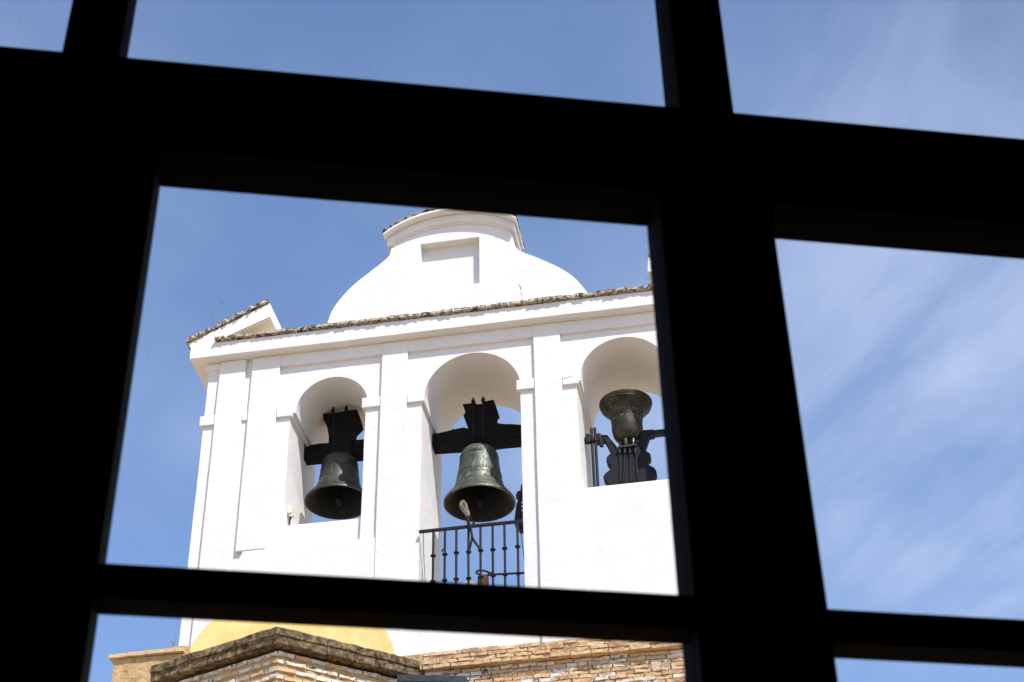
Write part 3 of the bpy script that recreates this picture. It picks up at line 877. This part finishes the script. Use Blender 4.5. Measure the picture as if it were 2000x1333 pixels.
obj('side_bracket', tube(BM(), [(-0.414, 0.02, 17.34), (-0.455, 0.03, 17.345), (-0.47, 0.05, 17.32)], .012, 6), 'forged_iron', rail, smooth=50)
bar = tag(obj('iron_bar', tube(BM(), [(0.17, .32, 17.01), (0.45, .32, 16.995), (0.80, .32, 16.975)], .017, 8), 'forged_iron', smooth=50), 'thin iron bar behind the railing running to the right pier', 'bar')
# coiled rope hung on the rail
def curve_rope(name, pts, r, mat, parent=None):
    return obj(name, tube(BM(), spline3(pts), r, 7), mat, parent, smooth=60)
def spline3(p, n=6):
    out = []
    for i in range(len(p) - 1):
        p0 = p[max(i - 1, 0)]; p1 = p[i]; p2 = p[i + 1]; p3 = p[min(i + 2, len(p) - 1)]
        for k in range(n):
            t = k / n
            out.append(tuple(0.5 * (2 * p1[j] + (p2[j] - p0[j]) * t + (2 * p0[j] - 5 * p1[j] + 4 * p2[j] - p3[j]) * t * t + (3 * p1[j] - p0[j] - 3 * p2[j] + p3[j]) * t ** 3) for j in range(3)))
    out.append(p[-1])
    return out
rope = thing('bell_rope', 'knotted pale rope with dark cords tied to the railing under the big bell', 'rope', (-0.05, -0.05, 17.2))
for k in range(3):
    ox = 0.014 * (k - 1)
    curve_rope('loop', [(-0.075 + ox, -.045, 17.86), (-0.15 + ox * 1.5, -.05 - .01 * k, 18.0), (-0.150 + ox, -.05, 18.085), (-0.105 + ox, -.055, 18.10 - .02 * k), (-0.085 + ox * .7, -.05, 18.02), (-0.055 + ox, -.045, 17.86)], .0125, 'rope_fibre', rope)
bm = BM()
lathe(bm, [(0, -.05), (.03, -.045), (.038, 0), (.03, .045), (0, .05)], (-0.062, -.05, 17.87), 12)
obj('knot', bm, 'rope_fibre', rope, smooth=60)
curve_rope('cord', [(-0.07, -.05, 17.86), (-0.05, -.055, 17.76), (-0.012, -.05, 17.62), (0.008, -.05, 17.475), (0.052, -.045, 17.369), (0.136, -.03, 17.235)], .019, 'tarred_rope', rope)
curve_rope('cord', [(-0.075, -.03, 17.86), (-0.06, -.04, 17.74), (-0.045, -.045, 17.66), (-0.02, -.04, 17.60), (0.006, -.045, 17.47), (-0.022, -.04, 17.316), (-0.048, -.03, 17.23)], .019, 'tarred_rope', rope)
curve_rope('cord', [(-0.05, -.03, 17.88), (-0.01, .05, 17.80), (0.03, .06, 17.74), (0.00, .00, 17.71)], .014, 'tarred_rope', rope)
# electric hammer beside the big bell
ham = thing('bell_hammer', 'black striking hammer with round head beside the right pier of the middle arch', 'hammer', (0.64, 0.5, 17.8))
obj('housing', prism(BM(), [(0.565, 17.915), (0.575, 18.02), (0.605, 18.247), (0.64, 18.33), (0.70, 18.36), (0.75, 18.33), (0.75, 17.835), (0.70, 17.82), (0.638, 17.80)], 0.42, 0.60), 'painted_steel', ham, bevel=0.012)
bm = BM(); lathe(bm, [(0, -.085), (.045, -.075), (.072, -.035), (.078, .01), (.06, .06), (.028, .085), (0, .09)], (0.665, .50, 18.425), 20)
obj('hammer_head', bm, 'forged_iron', ham, smooth=50)
obj('arm', tube(BM(), [(0.675, .5, 18.30), (0.68, .5, 18.52), (0.69, .5, 18.62)], .018, 8), 'forged_iron', ham, smooth=50)
for zk in (18.10, 18.17, 18.24):
    obj('bolt', box(BM(), 0.685, 0.745, 0.408, 0.425, zk, zk + .028), 'cream_plastic', ham, bevel=0.004)
curve_rope('cable', [(0.66, .45, 17.82), (0.70, .3, 17.5), (0.74, .2, 17.2), (0.76, .2, 16.95)], .006, 'tarred_rope', ham)
# things standing behind the railing
drum = thing('rusty_drum', 'rust-brown drum with open iron lid behind the railing', 'drum', (0, 0.9, 16.42))
bm = BM(); lathe(bm, [(0, 0), (.092, 0), (.092, .04), (.086, .05), (.086, .50), (.093, .51), (.093, .55), (.086, .56), (.086, .88), (.07, .88), (.07, .80), (0, .80)], (-.005, .9, 16.42), 28)
obj('barrel', bm, 'rust', drum, smooth=40)
bm = BM(); lathe(bm, [(.088, -.012), (.115, -.010), (.115, .010), (.088, .012)], (0, 0, 0), 28, True)
lid = obj('lid_ring', bm, 'forged_iron', drum, smooth=40)
lid.matrix_parent_inverse = Matrix.Identity(4)
lid.location = (-.01, 0.0, 0.955); lid.rotation_euler = (0.10, 0.16, 0)
obj('hinge', tube(BM(), [(.10, .9, 17.32), (.13, .86, 17.345), (.15, .86, 17.34)], .018, 8), 'forged_iron', drum, smooth=50)
dome = BM()
lathe(dome, [(0.16, 0), (.16, .70), (.15, .745), (.12, .785), (.07, .812), (0, .82)], (-.235, .92, 16.42), 28)
tag(obj('stone_bollard', dome, 'grey_stone', smooth=50), 'pale grey round-topped stone beside the rusty drum', 'stone')
# junction box on the left arch's jamb
jb = thing('junction_box', 'small cream junction box with dangling wire on the left arch jamb', 'junction box', (-2.85, 0.3, 18.3))
obj('case', box(BM(), -2.975, -2.895, 0.24, 0.36, 18.40, 18.53), 'cream_plastic', jb, bevel=0.012)
obj('spout', box(BM(), -2.955, -2.875, 0.26, 0.34, 18.355, 18.402), 'cream_plastic', jb, bevel=0.008)
obj('wire', tube(BM(), [(-2.93, .30, 18.36), (-2.945, .30, 18.25), (-2.935, .30, 18.12)], [.02, .012, .006], 6), 'tarred_rope', jb)
# thin cable on the pier left of the railing
tag(obj('cable', tube(BM(), spline3([(-0.745, -.01, 17.66), (-0.735, -.01, 17.35), (-0.715, -.01, 17.0), (-0.68, -.01, 16.6)]), .005, 5), 'tarred_rope'), 'thin dark cable hanging from the left end of the railing', 'cable')

# dry weeds rooted in the tiles
def weed(root, segs, label):
    t = thing('dry_weed', label, 'weed', root, 'dry weeds on the cornice')
    stem = [root]
    for s in segs: stem.append(s)
    obj('stem', tube(BM(), spline3(stem, 3), .0035, 4), 'dry_stalk', t)
    rnd = random.Random(len(label))
    for k in range(9):
        i = rnd.randrange(1, len(stem))
        p = Vector(stem[i]); q_ = p + Vector((rnd.uniform(-.05, .05), rnd.uniform(-.03, .03), rnd.uniform(.03, .12)))
        obj('twig', tube(BM(), [p, (p + q_) / 2 + Vector((.006, 0, 0)), q_], .0026, 4), 'dry_stalk', t)
weed((-4.42, 0.0, 21.86), [(-4.435, 0, 22.104), (-4.46, 0, 22.234), (-4.50, 0, 22.397), (-4.512, 0, 22.52)], 'thin dry weed growing from the left pediment end tiles')
weed((0.876, -0.2, 21.65), [(0.866, -.2, 21.78), (0.856, -.2, 21.90)], 'tiny dry weed on the cornice below the gable\'s right shoulder')
weed((-4.50, -0.1, 15.96), [(-4.46, -.1, 16.10), (-4.44, -.1, 16.22)], 'short dry weed at the foot of the white tower by the parapet')

# ================================================================== THE DARK ROOM AND ITS WINDOW
WANG = math.radians(18.01089962)
W0 = Vector((4.153, -20.4455, 4.6))        # window origin at camera height
wA = Vector((math.cos(WANG), math.sin(WANG), 0)); wN = Vector((-math.sin(WANG), math.cos(WANG), 0))
WM = Matrix.Identity(4)
for i in range(3):
    WM[i][0] = wA[i]; WM[i][1] = wN[i]; WM[i][2] = (0, 0, 1)[i]; WM[i][3] = W0[i]
def wbox(a0, a1, n0, n1, z0, z1):
    return box(BM(), a0, a1, n0, n1, z0, z1, None, 0, WM)
def room(name, *d, mat='dark_plaster'):
    o = obj(name, wbox(*d), mat, kind='structure')
    return o
AL, AR, ZB, ZT = -1.15, 0.62, -0.86, 1.74
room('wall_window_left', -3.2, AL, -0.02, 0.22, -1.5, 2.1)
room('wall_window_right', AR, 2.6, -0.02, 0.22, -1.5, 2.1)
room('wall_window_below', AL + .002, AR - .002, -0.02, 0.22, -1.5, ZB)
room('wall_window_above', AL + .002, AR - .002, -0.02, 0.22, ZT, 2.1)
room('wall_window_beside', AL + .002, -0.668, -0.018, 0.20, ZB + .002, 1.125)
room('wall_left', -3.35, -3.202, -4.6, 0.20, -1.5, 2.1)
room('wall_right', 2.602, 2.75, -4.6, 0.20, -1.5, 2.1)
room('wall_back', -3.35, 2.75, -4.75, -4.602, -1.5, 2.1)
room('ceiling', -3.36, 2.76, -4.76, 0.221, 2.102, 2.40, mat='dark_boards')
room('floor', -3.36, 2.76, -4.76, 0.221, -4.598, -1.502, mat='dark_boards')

room('shade_mass_left', -16, -3.37, -7, 0.215, -4.598, 5.4)  # unseen house masses on three sides, added to shade the street below
room('shade_mass_right', 2.77, 16, -7, 0.215, -4.598, 5.4)
room('shade_mass_above', -3.368, 2.768, -7, 0.215, 2.402, 5.4)  # extra unseen height, added to lengthen the shadow on the street

T = 0.055
wf = thing('window_frame', 'black-looking timber window frame with thick transom and three top lights', 'window frame', W0 + wA * -0.3 + Vector((0, 0, ZB)))
def wpart(name, parent, *d, bev=0.001, mat='window_timber'):
    return obj(name, wbox(*d), mat, parent, bevel=bev)
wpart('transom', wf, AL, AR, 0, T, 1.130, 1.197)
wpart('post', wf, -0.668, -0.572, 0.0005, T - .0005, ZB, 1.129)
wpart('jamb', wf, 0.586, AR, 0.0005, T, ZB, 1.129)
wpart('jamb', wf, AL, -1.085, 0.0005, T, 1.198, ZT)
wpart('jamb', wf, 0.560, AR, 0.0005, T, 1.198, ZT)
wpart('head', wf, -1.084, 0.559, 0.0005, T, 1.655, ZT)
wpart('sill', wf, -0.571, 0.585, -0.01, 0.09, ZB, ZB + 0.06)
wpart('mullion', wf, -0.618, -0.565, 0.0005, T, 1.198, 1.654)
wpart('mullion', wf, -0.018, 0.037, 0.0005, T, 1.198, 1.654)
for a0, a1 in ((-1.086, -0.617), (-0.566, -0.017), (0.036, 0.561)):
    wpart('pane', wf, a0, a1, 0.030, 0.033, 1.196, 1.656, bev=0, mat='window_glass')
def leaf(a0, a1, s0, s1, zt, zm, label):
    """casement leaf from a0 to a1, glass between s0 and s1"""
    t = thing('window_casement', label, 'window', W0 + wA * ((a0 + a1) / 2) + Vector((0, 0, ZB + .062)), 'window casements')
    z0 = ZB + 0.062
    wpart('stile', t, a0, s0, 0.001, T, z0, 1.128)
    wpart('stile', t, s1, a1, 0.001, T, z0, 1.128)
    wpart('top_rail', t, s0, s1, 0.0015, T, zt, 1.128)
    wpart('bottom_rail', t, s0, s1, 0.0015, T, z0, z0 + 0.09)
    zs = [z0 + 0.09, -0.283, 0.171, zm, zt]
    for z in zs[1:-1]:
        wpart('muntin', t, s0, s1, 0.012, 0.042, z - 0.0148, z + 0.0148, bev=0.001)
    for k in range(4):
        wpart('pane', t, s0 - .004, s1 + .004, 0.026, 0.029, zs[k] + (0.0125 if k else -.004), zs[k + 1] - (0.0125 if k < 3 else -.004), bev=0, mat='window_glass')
leaf(-0.570, 0.006, -0.5152, -0.0478, 1.0848, 0.6432, 'dark timber casement through which the bell tower shows')
leaf(0.0075, 0.584, 0.0617, 0.529, 1.0822, 0.6378, 'dark timber casement on the right showing only sky')
